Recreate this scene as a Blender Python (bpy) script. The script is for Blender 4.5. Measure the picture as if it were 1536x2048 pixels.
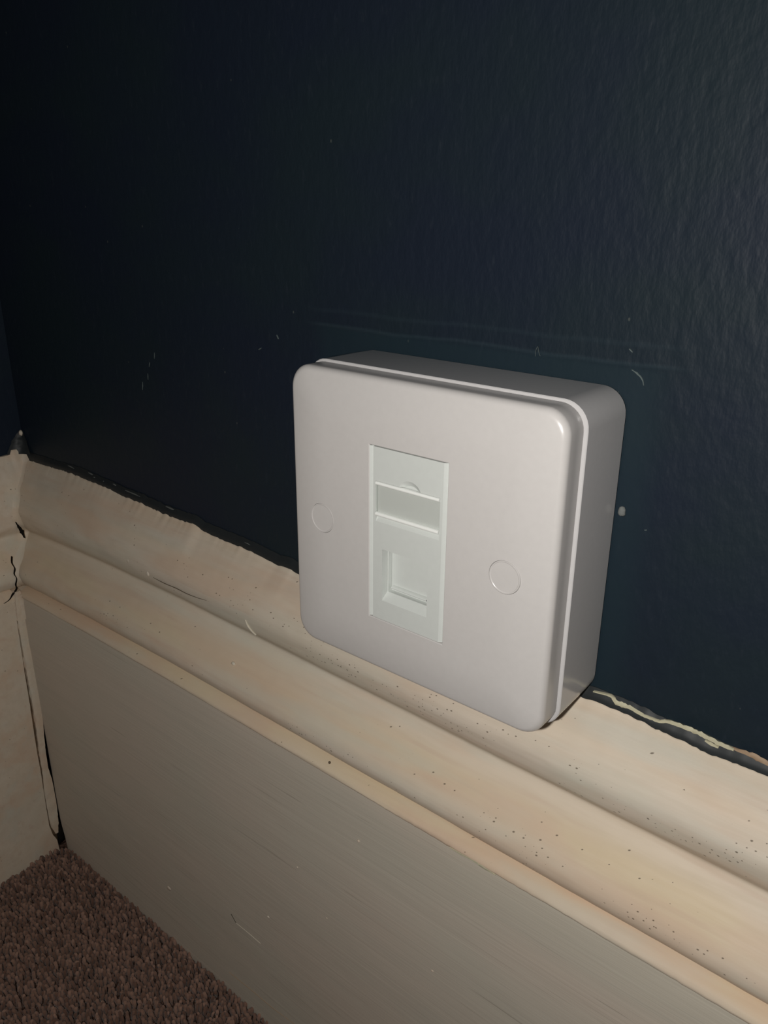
import bpy, bmesh, math, random
from mathutils import Vector, Matrix, noise

# ------------------------------------------------------------------ scene reset
for o in list(bpy.data.objects):
    bpy.data.objects.remove(o, do_unlink=True)
scene = bpy.context.scene
COL = scene.collection
random.seed(7)
MM = 0.001

# ------------------------------------------------------------------ camera (mm, wall plane y = 0, plate centre x = z = 0)
CAM = Vector((118.517, -186.122, 84.977))
RIGHT = Vector((0.774387, 0.632668, 0.007448))
DOWN = Vector((0.234031, -0.275477, -0.932385))
FWD = Vector((-0.587839, 0.723770, -0.361390))
cd = bpy.data.cameras.new('camera')
cam = bpy.data.objects.new('camera', cd)
COL.objects.link(cam)
cd.sensor_fit = 'VERTICAL'
cd.sensor_height = 36.0
cd.sensor_width = 27.0
cd.lens = 1613.92 / 2048 * 36.0
cd.clip_start = 0.005
cd.clip_end = 20
rot = Matrix((RIGHT, -DOWN, -FWD)).transposed()
cam.matrix_world = Matrix.Translation(CAM * MM) @ rot.to_4x4()
scene.camera = cam

# ------------------------------------------------------------------ world: a dark room, barely any ambient light
w = bpy.data.worlds.new('world')
scene.world = w
w.use_nodes = True
w.node_tree.nodes['Background'].inputs[0].default_value = (0.9, 0.95, 1.0, 1)
w.node_tree.nodes['Background'].inputs[1].default_value = 0.004

# ------------------------------------------------------------------ the phone's flash LED, beside the lens
ld = bpy.data.lights.new('phone_flash', 'POINT')
ld.shadow_soft_size = 0.0035
ld.energy = 1.68
ld.color = (1.0, 0.965, 0.92)
fl = bpy.data.objects.new('phone_flash', ld)
COL.objects.link(fl)
FL = CAM + RIGHT * -25 + DOWN * 5
fl.matrix_world = Matrix.Translation(FL * MM) @ rot.to_4x4()

vs = scene.view_settings
vs.view_transform = 'Standard'
vs.look = 'None'
vs.exposure = 0.0
vs.gamma = 1.0
vs.use_curve_mapping = False


# ------------------------------------------------------------------ node helpers
class NT:
    def __init__(self, name):
        self.m = bpy.data.materials.new(name)
        self.m.use_nodes = True
        self.t = self.m.node_tree
        self.t.nodes.clear()
        self.out = self.t.nodes.new('ShaderNodeOutputMaterial')
        self.bsdf = self.t.nodes.new('ShaderNodeBsdfPrincipled')
        self.t.links.new(self.bsdf.outputs[0], self.out.inputs[0])

    def n(self, typ, ins=None, **kw):
        nd = self.t.nodes.new(typ)
        for k, v in kw.items():
            setattr(nd, k, v)
        for k, v in (ins or {}).items():
            self.set(nd.inputs[k], v)
        return nd

    def set(self, sock, v):
        if isinstance(v, bpy.types.NodeSocket):
            self.t.links.new(v, sock)
        else:
            if isinstance(v, (tuple, list)) and len(v) == 3 and sock.type == 'RGBA':
                v = (*v, 1)
            sock.default_value = v

    def b(self, key, v):
        self.set(self.bsdf.inputs[key], v)

    def math(self, op, a, b=0.0, clamp=False):
        nd = self.n('ShaderNodeMath', operation=op, use_clamp=clamp)
        self.set(nd.inputs[0], a)
        self.set(nd.inputs[1], b)
        return nd.outputs[0]

    def rng(self, v, a, b, c=0.0, d=1.0, smooth=True):
        nd = self.n('ShaderNodeMapRange')
        nd.interpolation_type = 'SMOOTHSTEP' if smooth else 'LINEAR'
        for i, x in enumerate((v, a, b, c, d)):
            self.set(nd.inputs[i], x)
        return nd.outputs[0]

    def mix(self, fac, a, b):
        nd = self.n('ShaderNodeMix', data_type='RGBA')
        self.set(nd.inputs[0], fac)
        self.set(nd.inputs[6], a)
        self.set(nd.inputs[7], b)
        return nd.outputs[2]

    def pos(self, scale=(1, 1, 1), off=(0, 0, 0)):
        """world position in millimetres, scaled"""
        g = self.n('ShaderNodeNewGeometry')
        mp = self.n('ShaderNodeMapping')
        mp.inputs['Scale'].default_value = tuple(1000 * s for s in scale)
        mp.inputs['Location'].default_value = off
        self.t.links.new(g.outputs['Position'], mp.inputs[0])
        return mp.outputs[0]

    def noise(self, scale, detail=3.0, rough=0.5, off=(0, 0, 0)):
        nd = self.n('ShaderNodeTexNoise', {'Scale': 1.0, 'Detail': detail, 'Roughness': rough})
        self.t.links.new(self.pos(scale, off), nd.inputs['Vector'])
        return nd.outputs[0]

    def bump(self, h, dist_mm, strength=1.0, normal=None):
        nd = self.n('ShaderNodeBump', {'Strength': strength, 'Distance': dist_mm * MM, 'Height': h})
        if normal is not None:
            self.t.links.new(normal, nd.inputs['Normal'])
        return nd.outputs[0]

    def attr(self, name):
        return self.n('ShaderNodeAttribute', attribute_name=name).outputs['Fac']


def plain(name, col, rough=0.5, spec=0.5, **kw):
    t = NT(name)
    v = t.noise((.6, .6, .6), 2)
    c2 = tuple(c * .94 for c in col)
    t.b('Base Color', t.mix(v, col, c2))
    t.b('Roughness', rough)
    t.b('Specular IOR Level', spec)
    for k, x in kw.items():
        t.b(k, x)
    return t.m


# ------------------------------------------------------------------ materials
def mat_wall():
    t = NT('navy_wall_paint')
    patch = t.noise((.012, .012, .02), 3, .55)
    fine = t.noise((.5, .5, .18), 3, .6)
    c = t.mix(t.rng(patch, .35, .65), (0.0110, 0.0170, 0.0300), (0.0118, 0.0205, 0.0275))
    c = t.mix(t.math('MULTIPLY', t.rng(fine, .55, .8), .35), c, (0.026, 0.034, 0.046))
    # tiny pale specks of dust caught in the paint
    vo = t.n('ShaderNodeTexVoronoi', {'Scale': 1.0, 'Randomness': 1.0})
    t.t.links.new(t.pos((.17, .17, .11)), vo.inputs['Vector'])
    sp = t.rng(vo.outputs['Distance'], .035, .06, 1, 0)
    sel = t.rng(t.n('ShaderNodeSeparateColor', {0: vo.outputs['Color']}).outputs[0], .72, .75)
    c = t.mix(t.math('MULTIPLY', t.math('MULTIPLY', sp, sel), .55), c, (0.09, 0.10, 0.09))
    t.b('Roughness', 0.55)
    t.b('Specular IOR Level', 0.15)
    # roller stipple, smoother where an earlier fitting masked the wall around the socket
    g = t.n('ShaderNodeSeparateXYZ', {0: t.pos()})
    x, z = g.outputs[0], g.outputs[2]
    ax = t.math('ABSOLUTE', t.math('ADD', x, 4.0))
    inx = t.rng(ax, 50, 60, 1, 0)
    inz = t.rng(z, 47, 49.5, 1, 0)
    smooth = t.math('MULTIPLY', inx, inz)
    rightw = t.rng(x, -180, 70, .35, 1.0)
    amp = t.math('MULTIPLY', rightw, t.math('SUBTRACT', 1.0, t.math('MULTIPLY', smooth, .75)))
    st = t.noise((.30, .30, .17), 3, .5)
    st2 = t.noise((.9, .9, .35), 2, .5)
    h = t.math('ADD', t.math('MULTIPLY', st, 1.0), t.math('MULTIPLY', st2, .22))
    h = t.math('MULTIPLY', h, amp)
    n1 = t.bump(h, .52, .8)
    # ridge left by the earlier box outline and a second faint line above it
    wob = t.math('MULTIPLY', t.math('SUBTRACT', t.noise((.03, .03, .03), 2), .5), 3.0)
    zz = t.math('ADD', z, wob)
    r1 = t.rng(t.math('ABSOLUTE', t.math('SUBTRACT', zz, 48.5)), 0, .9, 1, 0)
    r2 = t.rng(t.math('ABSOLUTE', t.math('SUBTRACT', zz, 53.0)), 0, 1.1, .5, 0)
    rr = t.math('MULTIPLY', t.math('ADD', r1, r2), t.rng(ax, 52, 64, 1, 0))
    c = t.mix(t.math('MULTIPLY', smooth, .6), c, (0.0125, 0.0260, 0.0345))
    c = t.mix(t.math('MULTIPLY', rr, .35), c, (0.028, 0.046, 0.058))  # ridge highlight painted in as a lighter wall colour
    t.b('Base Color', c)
    t.b('Normal', t.bump(rr, .1, .5, n1))
    return t.m


def mat_trim(name='cream_gloss_paint', flat=False):
    """old cream gloss on wood: yellowed bands, specks, brush marks"""
    t = NT(name)
    warm = t.attr('warm')
    speck = t.attr('speck')
    n1 = t.noise((.018, .05, .05), 3, .55)
    n2 = t.noise((.009, .03, .03), 2, .5, (31, 7, 2))
    n3 = t.noise((.03, .35, .35), 3, .6, (5, 1, 9))
    c = t.mix(t.rng(n3, .35, .7), (0.70, 0.615, 0.515), (0.645, 0.56, 0.46))
    c = t.mix(t.math('MULTIPLY', t.rng(n1, .42, .68), .6), c, (0.645, 0.62, 0.51))       # faint green
    wv = t.math('MULTIPLY', warm, t.rng(n2, .25, .75, .55, 1.0))
    wc = t.mix(t.rng(n1, .42, .60), (0.70, 0.565, 0.365), (0.69, 0.505, 0.345))
    c = t.mix(t.math('MULTIPLY', wv, .85), c, wc)
    c = t.mix(t.math('MULTIPLY', t.rng(t.noise((.02, .25, .25), 2, .5, (3, 44, 8)), .55, .75), .3), c, (0.56, 0.40, 0.31))
    c = t.mix(t.math('MULTIPLY', t.rng(t.noise((.014, .06, .06), 3, .55, (17, 5, 3)), .46, .68), .5), c, (0.66, 0.475, 0.34))   # peach staining
    c = t.mix(t.math('MULTIPLY', t.rng(t.noise((.012, .07, .07), 3, .55, (2, 15, 23)), .5, .7), .4), c, (0.60, 0.60, 0.52))
    # specks
    g = t.n('ShaderNodeSeparateXYZ', {0: t.pos()})
    cx = t.n('ShaderNodeCombineXYZ', {0: t.math('MULTIPLY', t.math('SUBTRACT', g.outputs[0], g.outputs[1]), .5), 1: t.math('MULTIPLY', g.outputs[2], .75)})
    vo = t.n('ShaderNodeTexVoronoi', {'Vector': cx.outputs[0], 'Scale': 1.0, 'Randomness': 1.0}, voronoi_dimensions='2D')
    rad = t.n('ShaderNodeSeparateColor', {0: vo.outputs['Color']})
    sp = t.rng(vo.outputs['Distance'], t.math('MULTIPLY', rad.outputs[1], .10), t.math('MULTIPLY', rad.outputs[1], .24), 1, 0)
    dens = t.math('MULTIPLY', speck, t.rng(t.noise((.03, .12, .12), 3, .6, (9, 9, 2)), .44, .64))
    sel = t.math('LESS_THAN', rad.outputs[0], t.math('MULTIPLY', dens, .9))
    c = t.mix(t.math('MULTIPLY', t.math('MULTIPLY', sp, sel), .8), c, (0.10, 0.075, 0.05))
    t.b('Base Color', c)
    t.b('Roughness', t.rng(n3, .3, .7, .5, .6))
    t.b('Specular IOR Level', .25)
    br = t.noise((.012, .55, .55), 3, .6, (1, 2, 3))
    lump = t.noise((.08, .16, .16), 3, .55, (11, 3, 5))
    nb = t.bump(br, .12, .5)
    t.b('Normal', t.bump(lump, .45, .3, nb))
    return t.m


def mat_board():
    t = NT('taupe_board_paint')
    n1 = t.noise((.010, .02, .018), 3, .55, (2, 8, 1))
    n2 = t.noise((.006, .3, .3), 4, .6, (7, 1, 3))
    c = t.mix(t.rng(n1, .35, .7), (0.62, 0.545, 0.46), (0.585, 0.545, 0.46))
    c = t.mix(t.math('MULTIPLY', t.rng(n2, .5, .75), .35), c, (0.52, 0.49, 0.42))
    g = t.n('ShaderNodeSeparateXYZ', {0: t.pos()})
    top = t.math('MULTIPLY', t.rng(g.outputs[2], -128, -106, 0, .4), t.rng(g.outputs[0], -40, 60))
    c = t.mix(top, c, (0.57, 0.57, 0.47))
    sc = t.noise((.02, .9, .9), 2, .5, (3, 3, 3))
    c = t.mix(t.math('MULTIPLY', t.rng(sc, .68, .74), .35), c, (0.22, 0.19, 0.15))
    t.b('Base Color', c)
    t.b('Roughness', .5)
    t.b('Specular IOR Level', .2)
    br = t.noise((.010, .50, .50), 4, .65)
    lp = t.noise((.03, .06, .06), 2, .5)
    nb = t.bump(br, .30, .45)
    t.b('Normal', t.bump(lp, 1.2, .25, nb))
    return t.m


def mat_carpet():
    t = NT('brown_carpet_yarn')
    a = t.attr('shade')
    n1 = t.noise((.03, .03, .03), 3, .6)
    c = t.mix(a, (0.12, 0.066, 0.047), (0.37, 0.225, 0.168))
    c = t.mix(t.math('MULTIPLY', n1, .5), c, (0.23, 0.13, 0.093))
    t.b('Base Color', c)
    t.b('Roughness', .95)
    t.b('Specular IOR Level', .1)
    t.b('Sheen Weight', .25)
    f = t.noise((3, 3, 1.2), 2)
    t.b('Normal', t.bump(f, .5, .6))
    return t.m


def mat_floor():
    t = NT('brown_carpet_base')
    n1 = t.noise((.35, .35, .35), 3, .6)
    t.b('Base Color', t.mix(t.rng(n1, .3, .7), (0.05, 0.028, 0.02), (0.15, 0.09, 0.068)))
    t.b('Roughness', 1.0)
    t.b('Specular IOR Level', .05)
    t.b('Normal', t.bump(n1, 3.0, 1.0))
    return t.m


def mat_clear():
    t = NT('clear_plastic')
    t.b('Base Color', (0.97, 0.985, 0.97))
    t.b('Roughness', .16)
    t.b('IOR', 1.46)
    t.b('Specular IOR Level', .8)
    tr = t.n('ShaderNodeBsdfTransparent', {0: (0.99, 0.995, 0.99)})
    gl = t.n('ShaderNodeBsdfGlossy', {0: (1, 1, 1), 1: .22})
    mx = t.n('ShaderNodeMixShader', {0: .05, 1: tr.outputs[0], 2: gl.outputs[0]})
    t.t.links.new(mx.outputs[0], t.out.inputs[0])
    return t.m


M_WALL = mat_wall()
M_TRIM = mat_trim()
M_BOARD = mat_board()
M_CARPET = mat_carpet()
M_FLOOR = mat_floor()
M_BEAD = plain('dark_overpaint', (0.021, 0.025, 0.027), .5, .3)
M_FLAKE = plain('pale_chipped_paint', (0.56, 0.53, 0.38), .6, .3)
M_FLAKE2 = plain('tan_chipped_paint', (0.38, 0.27, 0.18), .6, .3)
M_FILL = mat_trim('cream_caulk')
M_VOID = plain('dark_crack_and_gap_shade', (0.012, 0.010, 0.008), .9, .1)  # near-black for crack and scratch, and for painted shade in hole and gap
M_PLATE = plain('white_faceplate_plastic', (0.60, 0.58, 0.565), .30, .5)
M_BOX = plain('white_box_plastic', (0.575, 0.565, 0.565), .16, .5)
M_MOD = plain('cool_white_module_plastic', (0.635, 0.665, 0.64), .35, .5)
M_LABEL = plain('pale_label_card', (0.59, 0.61, 0.59), .6, .3)
M_CLEAR = mat_clear()
M_RAIL = plain('highlight_white_rail', (0.92, 0.94, 0.91), .2, 1.0)  # near-white puts the clear edges' highlights into the colour
M_DOT = plain('black_speck', (0.01, 0.01, 0.01), .6, .3)
M_DIRT = plain('brown_dirt', (0.13, 0.10, 0.07), .9, .1)
M_DUST = plain('grey_plaster', (0.16, 0.17, 0.165), .8, .2)
M_FIBRE = plain('pale_fibre', (0.10, 0.125, 0.125), .7, .2)


# ------------------------------------------------------------------ object helpers
def empty(name, loc=(0, 0, 0), parent=None):
    o = bpy.data.objects.new(name, None)
    o.empty_display_size = .01
    COL.objects.link(o)
    o.location = Vector(loc) * MM
    if parent:
        o.parent = parent
    return o


def tag(o, label=None, cat=None, group=None, kind=None):
    for k, v in (('label', label), ('category', cat), ('group', group), ('kind', kind)):
        if v:
            o[k] = v
    return o


def world_loc(o):
    v = Vector(o.location)
    while o.parent:
        o = o.parent
        v += Vector(o.location)
    return v


def finish(name, verts, faces, mat, parent=None, origin=(0, 0, 0), sharp=35, smooth=True, attrs=None):
    """verts are in world millimetres; the object's origin is put at `origin` (mm)"""
    O = Vector(origin)
    me = bpy.data.meshes.new(name)
    me.from_pydata([tuple((Vector(v) - O) * MM) for v in verts], [], faces)
    me.validate()
    bm = bmesh.new()
    bm.from_mesh(me)
    bmesh.ops.recalc_face_normals(bm, faces=bm.faces)
    bm.to_mesh(me)
    bm.free()
    if smooth:
        me.polygons.foreach_set('use_smooth', [True] * len(me.polygons))
        if sharp < 180:
            me.set_sharp_from_angle(angle=math.radians(sharp))
    for k, vals in (attrs or {}).items():
        a = me.attributes.new(k, 'FLOAT', 'POINT')
        a.data.foreach_set('value', vals)
    me.materials.append(mat)
    o = bpy.data.objects.new(name, me)
    COL.objects.link(o)
    if parent:
        o.parent = parent
        o.location = O * MM - world_loc(parent)
    else:
        o.location = O * MM
    return o


def nz(*v):
    return noise.noise(Vector(v))


def grid_faces(nu, nv, off=0, closed_v=False):
    f = []
    for i in range(nu - 1):
        for j in range(nv if closed_v else nv - 1):
            a = off + i * nv + j
            b = off + i * nv + (j + 1) % nv
            f.append((a, b, b + nv, a + nv))
    return f


def lin(pts, x):
    if x <= pts[0][0]:
        return pts[0][1]
    for (a, va), (b, vb) in zip(pts, pts[1:]):
        if x <= b:
            return va + (vb - va) * (x - a) / (b - a)
    return pts[-1][1]


def catmull(pts, sub):
    out = []
    n = len(pts)
    for i in range(n - 1):
        p0, p1, p2, p3 = pts[max(i - 1, 0)], pts[i], pts[i + 1], pts[min(i + 2, n - 1)]
        for k in range(sub):
            t = k / sub
            out.append(tuple(.5 * (2 * b + (c - a) * t + (2 * a - 5 * b + 4 * c - d) * t * t + (3 * b - a - 3 * c + d) * t ** 3)
                             for a, b, c, d in zip(p0, p1, p2, p3)))
    out.append(tuple(pts[-1]))
    return out


# ------------------------------------------------------------------ dimensions of the corner
XL = -264.0          # left wall plane
ZF = -255.0          # top of the carpet pile
DB = 22.0            # board thickness on the back wall
KL = 18.0 / 22.0     # the left skirting stands out a little less
XR = 520.0           # how far the back wall runs to the right
YF = -620.0          # how far the left wall runs into the room

# where the cream skirting paint stops against the wall (x, z)
TOP = [(-264, -36.8), (-244.4, -36.1), (-229.3, -35.2), (-217.2, -34.8), (-206.0, -35.2), (-190.9, -35.4), (-178.6, -36.5),
       (-164.7, -36.6), (-151.2, -37.4), (-140.6, -37.5), (-128.0, -37.1), (-123.2, -38.6), (-113.0, -39.1), (-100.5, -39.1),
       (-90.5, -39.6), (-82.3, -40.6), (-75.2, -40.1), (-72.7, -40.7), (-60, -42.5), (-44, -43.6), (41.7, -44.6), (45.1, -44.3),
       (48.1, -44.6), (52.4, -44.3), (58.9, -45.0), (64.4, -45.6), (69.8, -45.9), (76.3, -46.6), (81.2, -46.1), (86.0, -46.2),
       (90.2, -45.9), (120, -46.2), (200, -45.5), (520, -46)]

# ------------------------------------------------------------------ walls and floor
def build_shell():
    # back wall: a slab with a gently uneven face
    nx, nzv = 160, 120
    x0, x1, z0, z1 = XL - 20, XR, ZF - 12, 900.0
    V = []
    for i in range(nx):
        for j in range(nzv):
            x = x0 + (x1 - x0) * i / (nx - 1)
            z = z0 + (z1 - z0) * (j / (nzv - 1)) ** 1.4
            near = max(0.0, 1 - max(abs(x), abs(z)) / 55.0)
            a = 0.25 if near == 0 else 0.05
            V.append((x, a * nz(x * .02, 3, z * .02) + .0, z))
    F = grid_faces(nx, nzv)
    k = len(V)
    V += [(x0, 30, z0), (x0, 30, z1), (x1, 30, z1), (x1, 30, z0)]
    F.append((k, k + 1, k + 2, k + 3))
    # rim quads close the slab
    bl, tl, tr, brr = 0, nzv - 1, nx * nzv - 1, (nx - 1) * nzv
    F += [tuple(range(bl, tl + 1)) + (k + 1, k), tuple(range(brr, tr + 1)) + (k + 2, k + 3),
          tuple(i * nzv for i in range(nx)) + (k + 3, k), tuple(i * nzv + nzv - 1 for i in range(nx)) + (k + 2, k + 1)]
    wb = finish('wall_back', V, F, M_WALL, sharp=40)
    tag(wb, 'dark navy painted wall behind the white socket', 'wall', kind='structure')
    # left wall
    ny = 60
    V = []
    for i in range(ny):
        for j in range(nzv):
            y = 0 + YF * i / (ny - 1)
            z = z0 + (z1 - z0) * (j / (nzv - 1)) ** 1.4
            V.append((XL + .3 * nz(y * .02, 8, z * .02), y, z))
    F = grid_faces(ny, nzv)
    k = len(V)
    V += [(XL - 30, 0, z0), (XL - 30, 0, z1), (XL - 30, YF, z1), (XL - 30, YF, z0)]
    F.append((k, k + 1, k + 2, k + 3))
    F += [tuple(range(0, nzv)) + (k + 1, k), tuple(range((ny - 1) * nzv, ny * nzv)) + (k + 2, k + 3),
          tuple(i * nzv for i in range(ny)) + (k + 3, k), tuple(i * nzv + nzv - 1 for i in range(ny)) + (k + 2, k + 1)]
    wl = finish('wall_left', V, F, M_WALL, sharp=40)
    tag(wl, 'dark navy side wall meeting the corner at the left', 'wall', kind='structure')
    # floor slab under the pile
    zt = ZF - 4.5
    V = [(XL, 0, zt), (XR, 0, zt), (XR, YF, zt), (XL, YF, zt), (XL, 0, zt - 20), (XR, 0, zt - 20), (XR, YF, zt - 20), (XL, YF, zt - 20)]
    F = [(0, 1, 2, 3), (4, 5, 6, 7), (0, 1, 5, 4), (1, 2, 6, 5), (2, 3, 7, 6), (3, 0, 4, 7)]
    fo = finish('floor', V, F, M_FLOOR, smooth=False)
    tag(fo, 'brown carpeted floor in the corner', 'floor', kind='structure')
    return wb, wl, fo


WALL, WALL_L, FLOOR = build_shell()


# ------------------------------------------------------------------ carpet pile: twisted tufts, one uncountable thing
def build_pile():
    V, F, A = [], [], []
    sp = 2.15
    rnd = random.Random(3)

    def tuft(x, y, sc):
        h = (5.2 + rnd.uniform(-.9, .9)) * sc
        r = 1.02 + rnd.uniform(-.2, .25)
        az = rnd.uniform(0, 6.283)
        ln = rnd.uniform(.2, 1.5)
        dx, dy = math.cos(az) * ln, math.sin(az) * ln
        tw = rnd.uniform(0, 2)
        s = min(1, max(0, rnd.gauss(.45, .34)))
        base = len(V)
        for lv, (t, rr) in enumerate(((0, .75), (.55, 1.05), (.88, .85))):
            for k in range(4):
                a = tw + k * math.pi / 2 + t * 1.2
                V.append((x + dx * t * t + math.cos(a) * r * rr, y + dy * t * t + math.sin(a) * r * rr, ZF - 4.9 + h * t))
                A.append(s)
        V.append((x + dx, y + dy, ZF - 4.9 + h))
        A.append(s)
        for lv in range(2):
            for k in range(4):
                a = base + lv * 4 + k
                b = base + lv * 4 + (k + 1) % 4
                F.append((a, b, b + 4, a + 4))
        for k in range(4):
            F.append((base + 8 + k, base + 8 + (k + 1) % 4, base + 12))

    y = -DB - .6
    row = 0
    while y > -330:
        x = XL + 18.6 + (row % 2) * sp / 2
        while x < 190:
            corner = max(0, 1 - math.hypot(x - XL - 18, y + DB) / 7.0)
            if rnd.random() > corner * 1.2:
                tuft(x + rnd.uniform(-.7, .7), y + rnd.uniform(-.5, .2), 1 - .5 * corner)
            x += sp
        y -= sp * .92
        row += 1
    me = bpy.data.meshes.new('carpet_pile')
    me.from_pydata([(a * MM, b * MM, c * MM) for a, b, c in V], [], F)
    me.polygons.foreach_set('use_smooth', [True] * len(me.polygons))
    at = me.attributes.new('shade', 'FLOAT', 'POINT')
    at.data.foreach_set('value', A)
    me.materials.append(M_CARPET)
    o = bpy.data.objects.new('carpet_pile', me)
    COL.objects.link(o)
    o.parent = FLOOR
    tag(o, 'short twisted brown carpet pile', kind='stuff')


build_pile()


# ------------------------------------------------------------------ skirting profile: (depth, z, warm, speck), bottom to top
def moulding_profile():
    pts = [(13.6, -97.4, .15, .1), (15.8, -97.0, .15, .1), (18.0, -95.9, .1, .2), (19.6, -94.2, .0, .5), (20.6, -92.0, .0, .9), (20.7, -89.6, .1, 1.0),
           (19.9, -87.0, .4, .9), (18.2, -84.2, .8, .45), (16.1, -81.4, .9, .2), (13.8, -78.6, .75, .1), (11.7, -76.2, .4, .05),
           (10.1, -74.5, .25, .05), (9.2, -73.2, .25, .05), (8.9, -72.2, .25, .05), (9.3, -71.2, .2, .1), (10.7, -69.6, .1, .1), (12.3, -67.4, .0, .3), (13.4, -64.2, .0, .8),
           (13.9, -61.4, .0, 1.0), (13.6, -58.8, .05, .9), (12.4, -56.0, .12, .6), (10.5, -53.0, .25, .4), (9.4, -51.6, .3, .35),
           (7.4, -49.6, .1, .4), (5.0, -47.5, .12, .35), (3.0, -45.8, .25, .3), (1.9, -44.8, .3, .2)]
    return catmull(pts, 4)


PROF = moulding_profile()
ZT0 = PROF[-1][1]


def tilt(x, z):
    """the old skirting runs slightly out of level, higher towards the corner"""
    return lin([(XL, .1), (-190, .85), (-130, .88), (40, 0), (130, -.46)], x) * lin([(-140, 0), (-101, 2.1), (-96.7, 2.3), (-72.8, 3.6), (-60, 4.0)], z)


def prof_at(q, ztop, rag=0.0, x=40.0):
    """stretch the upper slope so that the paint edge meets the wall at ztop; rag only moves the last ragged bit"""
    d, z, wm, sp = q
    k = max(0.0, min(1.0, (z + 64) / (ZT0 + 64)))
    return d, z + tilt(x, z) * (1 - k * k) + (ztop - ZT0) * k * k + rag * k ** 10, wm, sp


def build_back_skirting():
    root = empty('baseboard_back', (120, -DB / 2, ZF))
    tag(root, 'old cream painted moulded skirting board under the white socket', 'skirting board', kind='structure')
    # ---- moulding
    xs = []
    x = XL + 2
    while x < 130:
        xs.append(x)
        x += 1.0
    while x <= XR:
        xs.append(x)
        x += 6.0
    V, W, S, F = [], [], [], []
    for x in xs:
        zt = lin(TOP, x)
        rag = .5 * nz(x * .35, 1, 2) + .35 * nz(x * 1.1, 5, 2)
        left = max(0.0, min(1.0, (-120 - x) / 120))
        row = [prof_at(q, zt, rag, x) for q in PROF]
        V.append((x, 0.5, row[0][1])); W.append(0); S.append(0)
        for d, z, wm, sp in row:
            a = .16 + .30 * left
            dd = d + a * nz(x * .035, d * .05, z * .12) + .07 * nz(x * .22, 4, z * .3) + .35 * left * nz(x * .09, 2, z * .2)
            V.append((x, -max(dd, .6), z + .25 * nz(x * .02, 9, z * .05)))
            xx = max(0.0, min(1.0, (x + 110) / 90))
            W.append(min(1, wm + .12 * left + .35 * max(0, nz(x * .02, 7, z * .04))))
            S.append(sp * (.25 + .75 * xx))
        V.append((x, 0.5, row[-1][1] + .3)); W.append(0); S.append(0)
    nv = len(PROF) + 2
    F = grid_faces(len(xs), nv, closed_v=True)
    F.append(tuple(range(nv)))
    F.append(tuple(range((len(xs) - 1) * nv, len(xs) * nv)))
    finish('moulding', V, F, M_TRIM, root, (120, 0, -95), sharp=60, attrs={'warm': W, 'speck': S})

    # ---- plain lower board with a slanted, paint-rounded top edge
    xs = []
    x = XL + 18.0
    while x < 130:
        xs.append(x)
        x += 2.0
    while x <= XR:
        xs.append(x)
        x += 8.0
    G2 = [(-260, 4.2), (-252, 3.6), (-246, 2.0), (-241, .9), (-232, .3), (-222, .2), (-204, .4), (-184, .2), (-172, 0), (-100, 0)]
    zs = [ZF - 4] + [ZF + 6 + i * (144.0 - 6) / 46 for i in range(47)]
    V, F = [], []
    for i, x in enumerate(xs):
        V.append((x, .2, ZF - 4))
        for z in zs:
            xx = x + (lin(G2, z) + .25 * nz(z * .4, 2, 1)) if i == 0 else (max(x, xs[0] + lin(G2, z) + .8) if i <= 3 else x)
            V.append((xx, -DB + .35 * nz(x * .012, 1, z * .02) + .06 * nz(x * .05, 1, z * .6), z))
        for d, z in ((DB, -104.0), (DB - .1, -100.9)):
            V.append((x, -d + .2 * nz(x * .03, 2, 5), z + tilt(x, -101)))
        V.append((x, .2, -100.9 + tilt(x, -101)))
    nv = len(zs) + 4
    F = grid_faces(len(xs), nv, closed_v=True) + [tuple(range(nv)), tuple(range((len(xs) - 1) * nv, len(xs) * nv))]
    bd = finish('board', V, F, M_BOARD, root, (120, -DB / 2, ZF), sharp=50)
    tag(bd, 'flat greyish lower board')

    # ---- yellowed fillet along the top of the board
    V, W, S = [], [], []
    pr = catmull([(22.0, -101.0, .3, 0), (22.3, -100.4, .3, .1), (22.2, -99.7, .6, .1), (21.7, -98.9, .75, .2), (20.7, -98.0, .9, .15), (19.4, -97.2, .95, .1), (18.0, -96.6, .9, .1), (16.2, -96.2, .6, .1)], 4)
    xs2 = [XL + 17 + i * 1.5 for i in range(int((130 - XL - 17) / 1.5))] + [132 + 6 * i for i in range(66)]
    for x in xs2:
        tl = tilt(x, -101)
        V.append((x, 0.3, -101.1 + tl)); W.append(0); S.append(0)
        e = .12 * nz(x * .03, 3, 3) + .22 * nz(x * .5, 6, 3)
        for d, z, wm, sp in pr:
            k = 1 if z < -99.5 else max(0, (-96.2 - z) / 3.3)
            V.append((x, -d - .05 - .12 * nz(x * .07, 1, z), z + e * k + tl))
            W.append(min(1, wm + .2 * nz(x * .03, 5, 1))); S.append(sp)
        V.append((x, 0.3, -96.2 + tl)); W.append(0); S.append(0)
    nv = len(pr) + 2
    F = grid_faces(len(xs2), nv, closed_v=True) + [tuple(range(nv)), tuple(range((len(xs2) - 1) * nv, len(xs2) * nv))]
    fi = finish('fillet', V, F, M_TRIM, root, (120, -10, -102), sharp=60, attrs={'warm': W, 'speck': S})
    tag(fi, 'yellowed top edge of the board')

    # ---- dark overpainted strip where the wall paint runs onto the skirting
    V = []
    xs3 = [XL + 4 + i * 1.2 for i in range(int((130 - XL - 4) / 1.2))] + [131 + 6 * i for i in range(66)]
    xs3 = [x for x in xs3 if x <= XR]
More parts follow.
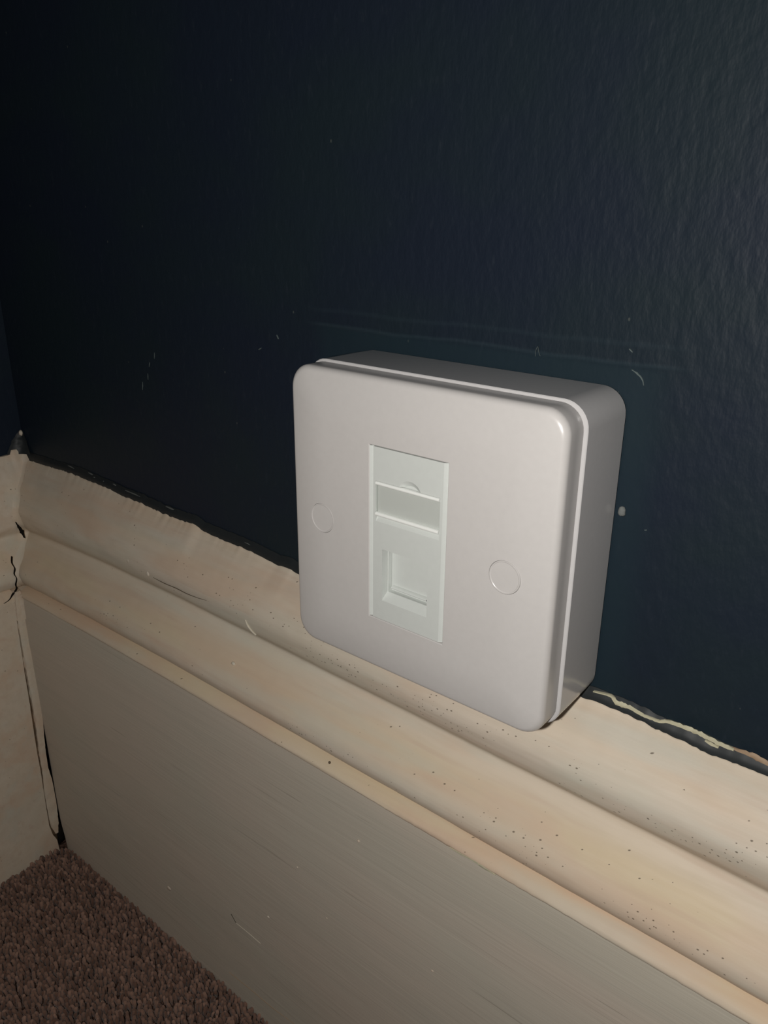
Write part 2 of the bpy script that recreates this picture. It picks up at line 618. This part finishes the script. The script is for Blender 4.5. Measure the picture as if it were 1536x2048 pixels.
    for x in xs3:
        zt = lin(TOP, x) + .45 * nz(x * .35, 1, 2) + .3 * nz(x * 1.1, 5, 2)
        hh = 3.6 + .8 * nz(x * .05, 4, 4)
        V += [(x, .4, zt - 1.5), (x, -1.7, zt - .5), (x, -1.75 + .15 * nz(x * .3, 3, 1), zt + .4), (x, -1.3 + .2 * nz(x * .2, 1, 1), zt + 1.8),
              (x, -.7, zt + hh * .75), (x, -.25, zt + hh), (x, .5, zt + hh)]
    F = grid_faces(len(xs3), 7, closed_v=True) + [tuple(range(7)), tuple(range((len(xs3) - 1) * 7, len(xs3) * 7))]
    pb = finish('paint_bead', V, F, M_BEAD, root, (120, 0, -45), sharp=60)
    tag(pb, 'dark paint strip along the skirting top')
    return root


BASE = build_back_skirting()


def ribbon(name, pts, widths, mat, parent, lift=.25, thick=.35, label=None, seed=0, sub=4, axis='y'):
    """an irregular raised sliver lying on the back wall or a board face; pts are (x, y, z) along it"""
    pp = catmull(pts, sub)
    n = len(pp)
    V = []
    for i, p in enumerate(pp):
        p = Vector(p)
        q = Vector(pp[min(i + 1, n - 1)]) - Vector(pp[max(i - 1, 0)])
        q.normalize()
        out = Vector((0, -1, 0)) if axis == 'y' else Vector((1, 0, 0))
        side = q.cross(out)
        side.normalize()
        wd = widths[min(len(widths) - 1, int(i / n * len(widths)))]
        if len(widths) > 1:
            t = i / (n - 1) * (len(widths) - 1)
            a = int(min(t, len(widths) - 2))
            wd = widths[a] + (widths[a + 1] - widths[a]) * (t - a)
        w1 = wd * (.5 + .35 * nz(i * .7, seed, 1))
        w2 = wd * (.5 + .35 * nz(i * .7, seed, 9))
        V += [tuple(p + side * w1), tuple(p + out * lift + side * w1 * .6), tuple(p + out * lift - side * w2 * .6),
              tuple(p - side * w2), tuple(p - out * thick)]
    F = grid_faces(n, 5, closed_v=True) + [(0, 1, 2, 3, 4), tuple((n - 1) * 5 + k for k in range(5))]
    o = finish(name, V, F, mat, parent, pts[0], sharp=50)
    if label:
        tag(o, label)
    return o


def blob(name, c, r, mat, parent, seed=0, seg=12, rings=6, label=None):
    """a lumpy rounded dab; r = (rx, ry, rz)"""
    V = []
    for i in range(rings + 1):
        th = math.pi * i / rings
        for k in range(seg):
            ph = 2 * math.pi * k / seg
            d = Vector((math.sin(th) * math.cos(ph), math.cos(th), math.sin(th) * math.sin(ph)))
            s = 1 + .35 * nz(d.x * 1.7 + seed, d.y * 1.7, d.z * 1.7)
            V.append((c[0] + d.x * r[0] * s, c[1] + d.y * r[1] * s, c[2] + d.z * r[2] * s))
    F = grid_faces(rings + 1, seg, closed_v=True)
    o = finish(name, V, F, mat, parent, c, sharp=180)
    bm = bmesh.new()
    bm.from_mesh(o.data)
    bmesh.ops.remove_doubles(bm, verts=bm.verts, dist=1e-6)
    bm.to_mesh(o.data)
    bm.free()
    if label:
        tag(o, label)
    return o


# cream line of old paint torn open above the dark strip, right of the socket
LINE = [(43.6, -41.8), (47.5, -41.2), (49.1, -41.3), (50.5, -42.5), (52.5, -42.4), (54.8, -42.4), (57.6, -43.0), (60.8, -43.1),
        (62.5, -43.0), (64.6, -42.1), (67.1, -41.9), (70.1, -41.8), (72.6, -41.9), (75.1, -42.2), (78.4, -42.6), (81.6, -42.7)]
ribbon('chipped_edge', [(x, -1.15, z) for x, z in LINE], [.3, .5, .8, 1.6, 1.6, 1.2, 1.1, .8, 1.0, 1.0, 1.2, 1.4, 1.3, 1.3, 1.2, .8], M_FLAKE, BASE, .35, 1.2,
       'pale line of torn old paint', 4)
ribbon('chipped_edge', [(81, -.75, -42.7), (84.3, -.75, -42.5), (87.0, -.75, -42.6), (89.6, -.75, -43.1), (96, -.75, -43.2), (103, -.75, -42.9)],
       [.6, 1.2, 1.7, 1.5, 1.0, .3], M_FLAKE2, BASE, .35, .8, 'tan line of torn old paint', 9)
ribbon('chipped_edge', [(74.5, -1.0, -43.3), (76.0, -1.1, -43.6), (78.0, -1.1, -43.8)], [.4, 1.0, .5], M_FLAKE, BASE, .35, .8, None, 2)
for i, (x, z, l, wd) in enumerate([(-219.6, -32.1, 5, .5), (-203.6, -31.9, 3, .45), (-200.1, -33.2, 3, .9), (-193.1, -33.5, 3, .9),
                                   (-171.5, -33.9, 11, .45), (-145.8, -34.3, 5, .55), (-185, -33.0, 2, .4), (-98, -37, 4, .3)]):
    ribbon('paint_flake', [(x - l / 2, -.7, z + .1), (x, -.8, z), (x + l / 2, -.7, z - .25)], [.2, wd, .2], M_DUST, BASE, .3, .8, None, i)

# scuffs, fibres and the dab of filler on the navy wall
for i, (x, z, l, a) in enumerate([(-147.4, 28.0, 2.6, 80), (-151.2, 24.1, 2.2, 70), (-153.0, 19.1, 2.6, 85), (-157.2, 14.8, 3.4, 78), (-87.2, 37.5, 1.6, 30), (-78.4, 42.4, 1.5, -60)]):
    c, s = math.cos(math.radians(a)) * l / 2, math.sin(math.radians(a)) * l / 2
    ribbon('scuff', [(x - c, 0.02, z - s), (x, -.02, z), (x + c, 0.02, z + s)], [.15, .45, .15], M_FIBRE, WALL, .16, .6, None, i)
ribbon('bristle', [(17.2, -.05, 47.6), (17.5, -.5, 49.2), (18.0, -.6, 50.2), (18.3, -.5, 49.0), (18.6, -.05, 47.8)], [.13], M_FIBRE, WALL, .12, .1, 'tiny paintbrush bristle stuck in the paint', 1)
ribbon('scuff', [(43.2, -.05, 47.5), (44.6, -.05, 46.8), (46.0, -.05, 45.6), (46.6, -.05, 44.2)], [.2, .5, .4, .2], M_FIBRE, WALL, .15, .5, None, 3)
ribbon('scuff', [(42.0, -.05, 52.3), (42.9, -.05, 51.6)], [.4, .3], M_FIBRE, WALL, .15, .5, None, 5)
ribbon('scuff', [(51.4, -.05, 8.3), (52.0, -.05, 8.5)], [.3, .3], M_FIBRE, WALL, .15, .5, None, 6)
blob('filler_dab', (45.0, -.2, 11.8), (1.1, .6, 1.35), M_DUST, WALL, 3, label='small pale dab of filler beside the socket')

# paint drips, cracks and flecks on the skirting
ribbon('paint_crack', [(-143.5, -13.6, -60.6), (-136, -13.65, -60.9), (-128.3, -13.7, -60.6), (-120.8, -13.75, -60.8), (-111.4, -13.7, -60.0), (-104, -13.6, -58.5), (-98.5, -13.4, -57.3)],
       [.03, .18, .26, .08, .16, .1, .03], M_DIRT, BASE, .12, .5, None, 3)
ribbon('paint_drip', [(-87.0, -13.8, -60.2), (-86.2, -13.6, -62.5), (-85.0, -12.9, -64.6), (-83.4, -12.3, -66.0)], [.12, .2, .4, .2], M_FILL, BASE, .2, .5, None, 7)
blob('paint_drip', (-92.1, -16.6, -79.6), (1.0, .6, .7), M_FILL, BASE, 5)
blob('paint_drip', (-160.5, -13.4, -58.0), (1.2, .5, 1.4), M_FILL, BASE, 8)
blob('paint_drip', (-147.0, -13.6, -60.0), (1.0, .5, 1.2), M_FILL, BASE, 18)
blob('paint_drip', (-146.0, -3.6, -46.0), (2.4, .6, .8), M_FILL, BASE, 28)
blob('paint_drip', (-39.5, -20.3, -96.4), (.5, .4, .5), M_DIRT, BASE, 38)
ribbon('paint_flake', [(12.5, -22.1, -100.6), (16.7, -22.1, -100.6), (20.9, -22.15, -100.3), (24.4, -22.1, -100.6), (29.0, -22.05, -101.0)], [.2, .9, .7, 1.6, .2], M_FLAKE, BASE, .3, .5, 'pale lifted paint flake on the board edge', 11)
ribbon('scratch', [(-98.7, -22.0, -205.9), (-95.8, -22.0, -209.0)], [.5, .3], M_VOID, BASE, .12, .5, None, 2)
ribbon('scratch', [(-95.8, -22.0, -209.0), (-88.9, -22.0, -209.1), (-80.3, -22.0, -209.6)], [.2, .18, .06], M_FILL, BASE, .15, .5, None, 4)
ribbon('scratch', [(-104, -22.0, -244.8), (-87.0, -22.0, -243.9), (-74.5, -22.0, -243.6), (-58, -22.0, -241.4)], [.06, .22, .25, .06], M_FLAKE2, BASE, .15, .5, None, 6)
for i, (x, z, r) in enumerate([(-55.7, -152.1, .6), (-25.0, -120.9, .8), (7.8, -156.7, .7), (-74.3, -190.4, .9), (-40.9, -167.4, .6), (-145, -222, 1.8)]):
    blob('paint_fleck', (x, -22.0, z), (r * .8, .3, r * .6), M_FILL, BASE, i * 3)


# ------------------------------------------------------------------ left skirting
def build_left_skirting():
    root = empty('baseboard_left', (XL + 9, -320, ZF))
    tag(root, 'cream painted skirting along the side wall at the left edge', 'skirting board', kind='structure')
    ys = [-1.0 - i * 1.0 for i in range(110)] + [-116 - 8 * i for i in range(63)]
    V, W, S = [], [], []
    for y in ys:
        zt = -33.5 + 1.2 * nz(y * .08, 1, 7) + (2.0 if y > -8 else 0)
        V.append((XL - .5, y, PROF[0][1])); W.append(0); S.append(0)
        for q in PROF:
            d, z, wm, sp = prof_at(q, zt, 0, XL)
            dd = d * KL + .55 * nz(y * .06, 3, z * .09) + .35 * nz(y * .16, 8, z * .25)
            V.append((XL + max(dd, .7), y, z + .5 * nz(y * .05, 6, z * .08))); W.append(wm * .8 + .2); S.append(.15)
        V.append((XL - .5, y, zt + .3)); W.append(0); S.append(0)
    nv = len(PROF) + 2
    F = grid_faces(len(ys), nv, closed_v=True) + [tuple(range(nv)), tuple(range((len(ys) - 1) * nv, len(ys) * nv))]
    finish('moulding', V, F, M_TRIM, root, (XL, -320, -95), sharp=60, attrs={'warm': W, 'speck': S})
    # board and its fillet edge in one sweep
    zs = [ZF - 4] + [ZF + 4 + i * 2.5 for i in range(60)] + [-101.5, -99.8, -98.2, -96.6, -95.4]
    ys = [-27.2 - i * 1.5 for i in range(60)] + [-118 - 8 * i for i in range(63)]
    G1 = [(-259, -25.0), (-250, -25.6), (-246, -27.2), (-240, -28.3), (-222, -28.1), (-203, -27.7), (-182, -27.7), (-158, -27.1), (-128, -26.6), (-111, -26.2), (-95, -25.0)]
    V, W, S = [], [], []
    for i, y in enumerate(ys):
        V.append((XL - .5, y, ZF - 4)); W.append(0); S.append(0)
        for z in zs:
            d = 18.0 + .5 * nz(y * .03, 2, z * .03) + .2 * nz(y * .1, 5, z * .15)
            if z > -101.6:
                d = {-101.5: 18.2, -99.8: 18.0, -98.2: 17.2, -96.6: 15.8, -95.4: 13.4}[z]
            yy = lin(G1, z) + .3 * nz(z * .35, 1, 5) if i == 0 else (min(y, lin(G1, z) - .9) if i < 3 else y)
            V.append((XL + d, yy, z)); W.append(.35 if z < -101 else .8); S.append(.1)
        V.append((XL - .5, y, -95.4)); W.append(0); S.append(0)
    nv = len(zs) + 2
    F = grid_faces(len(ys), nv, closed_v=True) + [tuple(range(nv)), tuple(range((len(ys) - 1) * nv, len(ys) * nv))]
    finish('board', V, F, M_TRIM, root, (XL + 9, -320, ZF), sharp=50, attrs={'warm': W, 'speck': S})
    # strip of cracked caulk standing between the two boards
    zs = [-246.5 + i * 1.5 for i in range(101)]
    V, W = [], []
    for z in zs:
        gl = lin(G1, z) + lin([(-246, 1.0), (-232, .45), (-215, .35), (-206, .9), (-196, .9), (-180, 1.5), (-165, 1.5), (-140, 1.0), (-120, .7), (-105, .35), (-95, .1)], z) + .25 * nz(z * .5, 2, 2)
        gr = -21.95 - lin([(-247, 2.2), (-240, 1.2), (-230, .55), (-220, .5), (-210, .7), (-203, 1.6), (-192, 1.4), (-182, .8), (-172, 0)], z) * (1 + .3 * nz(z * .6, 9, 9))
        lump = .5 * nz(z * .15, 5, 5)
        xr = XL + 18.2 + .4 * nz(z * .1, 1, 1)
        ring = [(xr - .2, gl), (xr + .35 + lump * .5, gl + 1.0), (xr + .3 + lump, (gl + gr) / 2), (xr + .2, gr), (xr - 5, gr + .5), (xr - 5, gl)]
        V += [(a, b, z) for a, b in ring]
        W += [.4] * 6
    F = grid_faces(len(zs), 6, closed_v=True) + [tuple(range(6)), tuple(range((len(zs) - 1) * 6, len(zs) * 6))]
    cs = finish('caulk_strip', V, F, M_FILL, root, (XL + 16, -24, -246), sharp=60, attrs={'warm': W, 'speck': [0.0] * len(V)})
    tag(cs, 'cracked strip of caulk in the corner')
    # caulk fillet up the moulded part of the corner
    def caulk(name, z0, z1, mat, lab, shrink):
        zz = [z0 + (z1 - z0) * i / 60 for i in range(61)]
        pd = [(z, d) for d, z, _, _ in (prof_at(q, -35.0, 0, XL) for q in PROF)]
        zt = pd[-1][0]
        V, W = [], []
        for i, z in enumerate(zz):
            t = i / 60
            d = lin(pd, z) if z > pd[0][0] else lin([(-112, 22), (-98, 22), (-93.5, 16.0)], z)
            if z > zt:
                d = max(.4, 1.9 - (z - zt) * .12)
            wd = 3.4 + 1.1 * nz(z * .12, 3, 3) + .6 * nz(z * .5, 1, 3)
            if z > -36:
                wd = max(.15, wd + 2.0 - (z + 36) * 1.2)
            if shrink:
                wd = 6.2 * (1 - t) ** .8 + .6
                wd *= 1 + .25 * nz(z * .5, 1, 1)
            mx, my = XL + d * KL, -d
            A, B, Cc = Vector((mx - .4, my - wd * 1.2)), Vector((mx, my)), Vector((mx + wd, my + .5))
            for k in range(9):
                u = k / 8
                p = A * (1 - u) ** 2 + B * 2 * u * (1 - u) + Cc * u * u
                o = .35 * nz(z * .25, u * 3, 2) * math.sin(math.pi * u)
                V.append((p.x + o, p.y - o, z))
                W.append(.35 + .4 * nz(z * .1, u, 8))
            V.append((mx - 3, my + 3, z))
            W.append(0)
        F = grid_faces(61, 10, closed_v=True) + [tuple(range(10)), tuple(range(600, 610))]
        o = finish(name, V, F, mat, root, (XL, 0, z0), sharp=70, attrs={'warm': W, 'speck': [0.0] * len(V)})
        tag(o, lab)
    caulk('corner_caulk', -112, -30.5, M_FILL, 'lumpy cream caulk in the corner', False)
    caulk('corner_caulk', -33.5, -22.5, M_BEAD, 'dark painted caulk rising up the corner', True)
    blob('paint_fleck', (XL + 2.0, -1.3, -23.5), (1.2, .9, 1.4), M_FILL, root, 4)
    blob('gap_shade_blob', (XL + 14.5, -22.0, -250.5), (3.4, 3.0, 6.5), M_VOID, root, 14, label='dark blob painting shade into the corner gap')  # blob added to darken the gap; its near-black is painted shade
    # raised dark slivers: painted shade of the caulk hole, and a crack
    ribbon('hole_shade', [(-253.4, -15.3, -63.6), (-253.0, -14.9, -65.0), (-252.8, -14.2, -67), (-252.2, -13.4, -69.5), (-251.5, -12.8, -73)], [1.0, .5, 1.2, 2.0, .2], M_VOID, root, .4, 1.5, 'dark sliver painted as the shade of a hole in the corner caulk', 3, axis='x')
    ribbon('paint_crack', [(-248.4, -21.9, -79), (-247.6, -22.8, -82), (-247.0, -22.1, -85), (-246.6, -23.1, -87.5), (-246.2, -22.5, -90), (-246.2, -23.4, -93), (-246.2, -23.4, -95.5), (-246.2, -25.6, -97.4), (-246.0, -28, -99.4), (-245.8, -31, -100.2)], [.05, .3, .15, .35, .2, .3, .4, .5, .3, .05], M_VOID, root, .3, 1.2, None, 8, axis='x')


build_left_skirting()


# ------------------------------------------------------------------ the network socket
def rr(half_x, half_z, r, seg=8):
    out = []
    for cx, cz, a0 in ((1, 1, 0), (-1, 1, 90), (-1, -1, 180), (1, -1, 270)):
        for k in range(seg + 1):
            a = math.radians(a0 + 90 * k / seg)
            out.append((cx * (half_x - r) + r * math.cos(a), cz * (half_z - r) + r * math.sin(a)))
    return out


def loft(rings, cap0=True, cap1=True):
    """rings: list of (y, [(x, z)...])"""
    n = len(rings[0][1])
    V = [(x, y, z) for y, ring in rings for x, z in ring]
    F = grid_faces(len(rings), n, closed_v=True)
    if cap0:
        F.append(tuple(range(n)))
    if cap1:
        F.append(tuple(range((len(rings) - 1) * n, len(rings) * n)))
    return V, F


def cutter(V, F):
    me = bpy.data.meshes.new('cut')
    me.from_pydata([tuple(Vector(v) * MM) for v in V], [], F)
    bm = bmesh.new()
    bm.from_mesh(me)
    bmesh.ops.recalc_face_normals(bm, faces=bm.faces)
    bm.to_mesh(me)
    bm.free()
    o = bpy.data.objects.new('cut', me)
    COL.objects.link(o)
    return o


def carve(o, cuts, sharp=30):
    """difference the cutters (world coordinates) out of o and bake the result"""
    for c in cuts:
        m = o.modifiers.new('b', 'BOOLEAN')
        m.operation = 'DIFFERENCE'
        m.solver = 'EXACT'
        m.object = c
    bpy.context.view_layer.update()
    dg = bpy.context.evaluated_depsgraph_get()
    me = bpy.data.meshes.new_from_object(o.evaluated_get(dg))
    o.modifiers.clear()
    old = o.data
    o.data = me
    me.name = o.name
    bpy.data.meshes.remove(old)
    for c in cuts:
        m = c.data
        bpy.data.objects.remove(c, do_unlink=True)
        bpy.data.meshes.remove(m)
    me.polygons.foreach_set('use_smooth', [True] * len(me.polygons))
    me.set_sharp_from_angle(angle=math.radians(sharp))


def prism(x0, x1, z0, z1, ya, yb, taper=(0, 0, 0, 0)):
    """box from y=ya (front) to y=yb (back); taper moves the back's left, right, bottom, top edges inwards"""
    l, r, b, t = taper
    V = [(x0, ya, z0), (x1, ya, z0), (x1, ya, z1), (x0, ya, z1), (x0 + l, yb, z0 + b), (x1 - r, yb, z0 + b), (x1 - r, yb, z1 - t), (x0 + l, yb, z1 - t)]
    F = [(0, 1, 2, 3), (4, 5, 6, 7), (0, 1, 5, 4), (1, 2, 6, 5), (2, 3, 7, 6), (3, 0, 4, 7)]
    return V, F


def cyl(cx, cz, r, ya, yb, seg=48):
    ring = [(cx + r * math.cos(2 * math.pi * k / seg), cz + r * math.sin(2 * math.pi * k / seg)) for k in range(seg)]
    return loft([(ya, ring), (yb, ring)])


def build_socket():
    root = empty('network_socket', (0, 0, -43.2))
    tag(root, 'square white surface-mounted network socket on the navy wall', 'socket')
    HB, YB, YP = 43.35, -21.65, -31.0
    # back box, open at the front, the rim showing as a pale line around the plate
    R = 6.6
    rings = [(-.5, rr(HB - .7, HB - .7, R)), (-.9, rr(HB - .25, HB - .25, R)), (-8, rr(HB - .1, HB - .1, R)), (YB + .2, rr(HB, HB, R)), (YB, rr(HB - .2, HB - .2, R)),
             (YB, rr(HB - 2.6, HB - 2.6, R - 2.0)), (-2.5, rr(HB - 2.8, HB - 2.8, R - 2.0))]
    V, F = loft(rings)
    V = [(x + .25, y, z) for x, y, z in V]
    bx = finish('back_box', V, F, M_BOX, root, (0, 0, -43.2), sharp=30)
    tag(bx, 'glossy white back box')
    # faceplate with softly rounded front edges
    HP = 42.75
    SAG, DOME, A2, B2 = 1.2, 14.0, 1.9, 2.1        # slight pillow of the face, then a tight rounded edge
    YE = YP + SAG + B2
    rings = [(YB + .05, rr(HP - 1.4, HP - 1.4, 5.4)), (YB - .12, rr(HP - .2, HP - .2, 6.0)), (YB - .4, rr(HP - .1, HP - .1, 6.1)), (YE, rr(HP, HP, 6.4))]
    n = 9
    for k in range(1, n + 1):
        t = math.radians(80) * k / n
        ins = A2 * (1 - math.cos(t))
        rings.append((YE - B2 * math.sin(t), rr(HP - ins, HP - ins, 6.4 - ins * .3)))
    y0, i0 = rings[-1][0], A2 * (1 - math.cos(math.radians(80)))
    n = 10
    for k in range(1, n + 1):
        u = k / n
        ins = i0 + (DOME - i0) * u
        rings.append((y0 + (YP - y0) * (1 - (1 - u) ** 2), rr(HP - ins, HP - ins, max(2.0, 5.9 - ins * .3))))
    V, F = loft(rings)
    fp = finish('faceplate', V, F, M_PLATE, root, (0, -26, 0), sharp=30)
    cuts = [cutter(*prism(-12.65, 12.65, -25.2, 25.2, YP - .5, YP + 6)),
            cutter(*cyl(-30.15, 0, 4.42, YP - 1, YP + 2.5)), cutter(*cyl(30.15, 0, 4.42, YP - 1, YP + 2.5))]
    # chamfered lip of the aperture
    cuts.append(cutter(*prism(-13.35, 13.35, -25.9, 25.9, YP - .5, YP + .2, (.7, .7, .7, .7))))
    carve(fp, cuts, 22)
    tag(fp, 'rounded white faceplate')
    for s in (-1, 1):
        cx = s * 30.15
        ring = lambda r: [(cx + r * math.cos(2 * math.pi * k / 48), r * math.sin(2 * math.pi * k / 48)) for k in range(48)]
        V, F = loft([(YP + 2.6, ring(4.36)), (YP + .10, ring(4.36)), (YP - .06, ring(4.28)), (YP - .06, ring(4.05)), (YP + .04, ring(3.9)), (YP + .04, ring(3.0))])
        c = finish('screw_cap', V, F, M_PLATE, fp, (cx, YP, 0), sharp=30)
        tag(c, 'flush round screw cover')
    # the jack module
    YM = YP + .10
    CH = 1.25
    sec = [(-12.5, YP + 8.5), (-12.5, YM - .1), (-11.35, YM + .75), (-11.3, YM), (11.3, YM), (12.5, YM + .95), (12.5, YP + 8.5)]
    V = [(x, y, z) for z in (-25, 25) for x, y in sec]
    F = grid_faces(2, 7, closed_v=True) + [tuple(range(7)), tuple(range(7, 14))]
    md = finish('jack_module', V, F, M_MOD, root, (0, YP, 0), sharp=10)
    YS = YM + 4.3
    cuts = [cutter(*prism(-10.5, 10.5, 5.9, 15.7, YM - .2, YM + 1.2)),
            cutter(*prism(-10.4, 10.45, 4.2, 6.1, YM - .02, YM + 1.1, (0, 0, 1.7, 0))),
            cutter(*prism(-8.1, 7.25, -19.2, -3.5, YM - .25, YM + 2.4, (.12, .1, 2.2, .1))),
            cutter(*prism(-7.75, 6.95, -17.05, -3.75, YM + 2.0, YS, (.1, .1, 0, .1)))]
    # thumb notch: a shallow disc tilted into the face
    n = 32
    ring = [(0.9 + 3.9 * math.cos(2 * math.pi * k / n), 14.4 + 3.6 * math.sin(2 * math.pi * k / n)) for k in range(n)]
    ring2 = [(0.9 + 2.6 * math.cos(2 * math.pi * k / n), 14.2 + 2.2 * math.sin(2 * math.pi * k / n)) for k in range(n)]
    cuts.append(cutter(*loft([(YM - .12, ring), (YM + .9, ring2)])))
    carve(md, cuts, 12)
    tag(md, 'cool white jack module')
    # label card and its clear cover with rolled top and bottom edges
    V, F = prism(-10.1, 10.1, 6.3, 15.2, YM + .62, YM + 1.15)
    lb = finish('label_card', V, F, M_LABEL, md, (0, YM, 10), smooth=False)
    V, F = prism(-10.2, 10.2, 6.25, 15.3, YM + .12, YM + .5)
    cv = finish('label_cover', V, F, M_CLEAR, md, (0, YM, 10), smooth=False)
    tag(cv, 'clear plastic label window')
    for z, r, nm in ((15.05, .5, 'cover_rail'), (6.35, .55, 'cover_rail')):
        sect = [(YM + .1 - r * math.cos(t), z + r * math.sin(t)) for t in [math.pi * (k / 8 - .5) for k in range(9)]]
        sect += [(YM + .6, z + r), (YM + .6, z - r)]
        V = [(x, y, zz) for x in (-10.3, 10.3) for y, zz in sect]
        n = len(sect)
        F = grid_faces(2, n, closed_v=True) + [tuple(range(n)), tuple(range(n, 2 * n))]
        tag(finish(nm, V, F, M_RAIL, md, (0, YM, z), sharp=40), 'shiny edge of the label window, its highlight painted white')
    # sliding shutter with its finger ridge
    V, F = prism(-7.6, 6.8, -17.0, -3.8, YS - .5, YS + .6)
    sh = finish('shutter', V, F, M_MOD, md, (0, YS, -10), sharp=20)
    tag(sh, 'sliding dust shutter')
    zc, rr_ = -15.75, .5
    sect = [(YS - .5 - 1.25 * math.cos(t), zc + rr_ * math.sin(t)) for t in [math.pi * (k / 8 - .5) for k in range(9)]]
    V = [(x, y, z) for x in (-6.9, 6.3) for y, z in sect]
    F = grid_faces(2, 9, closed_v=True) + [tuple(range(9)), tuple(range(9, 18))]
    rg = finish('shutter_ridge', V, F, M_MOD, md, (0, YS, zc), sharp=40)
    blob('speck', (5.6, YS - 1.78, zc + .1), (.34, .12, .3), M_DOT, md, 2, 8, 4)
    return root


build_socket()
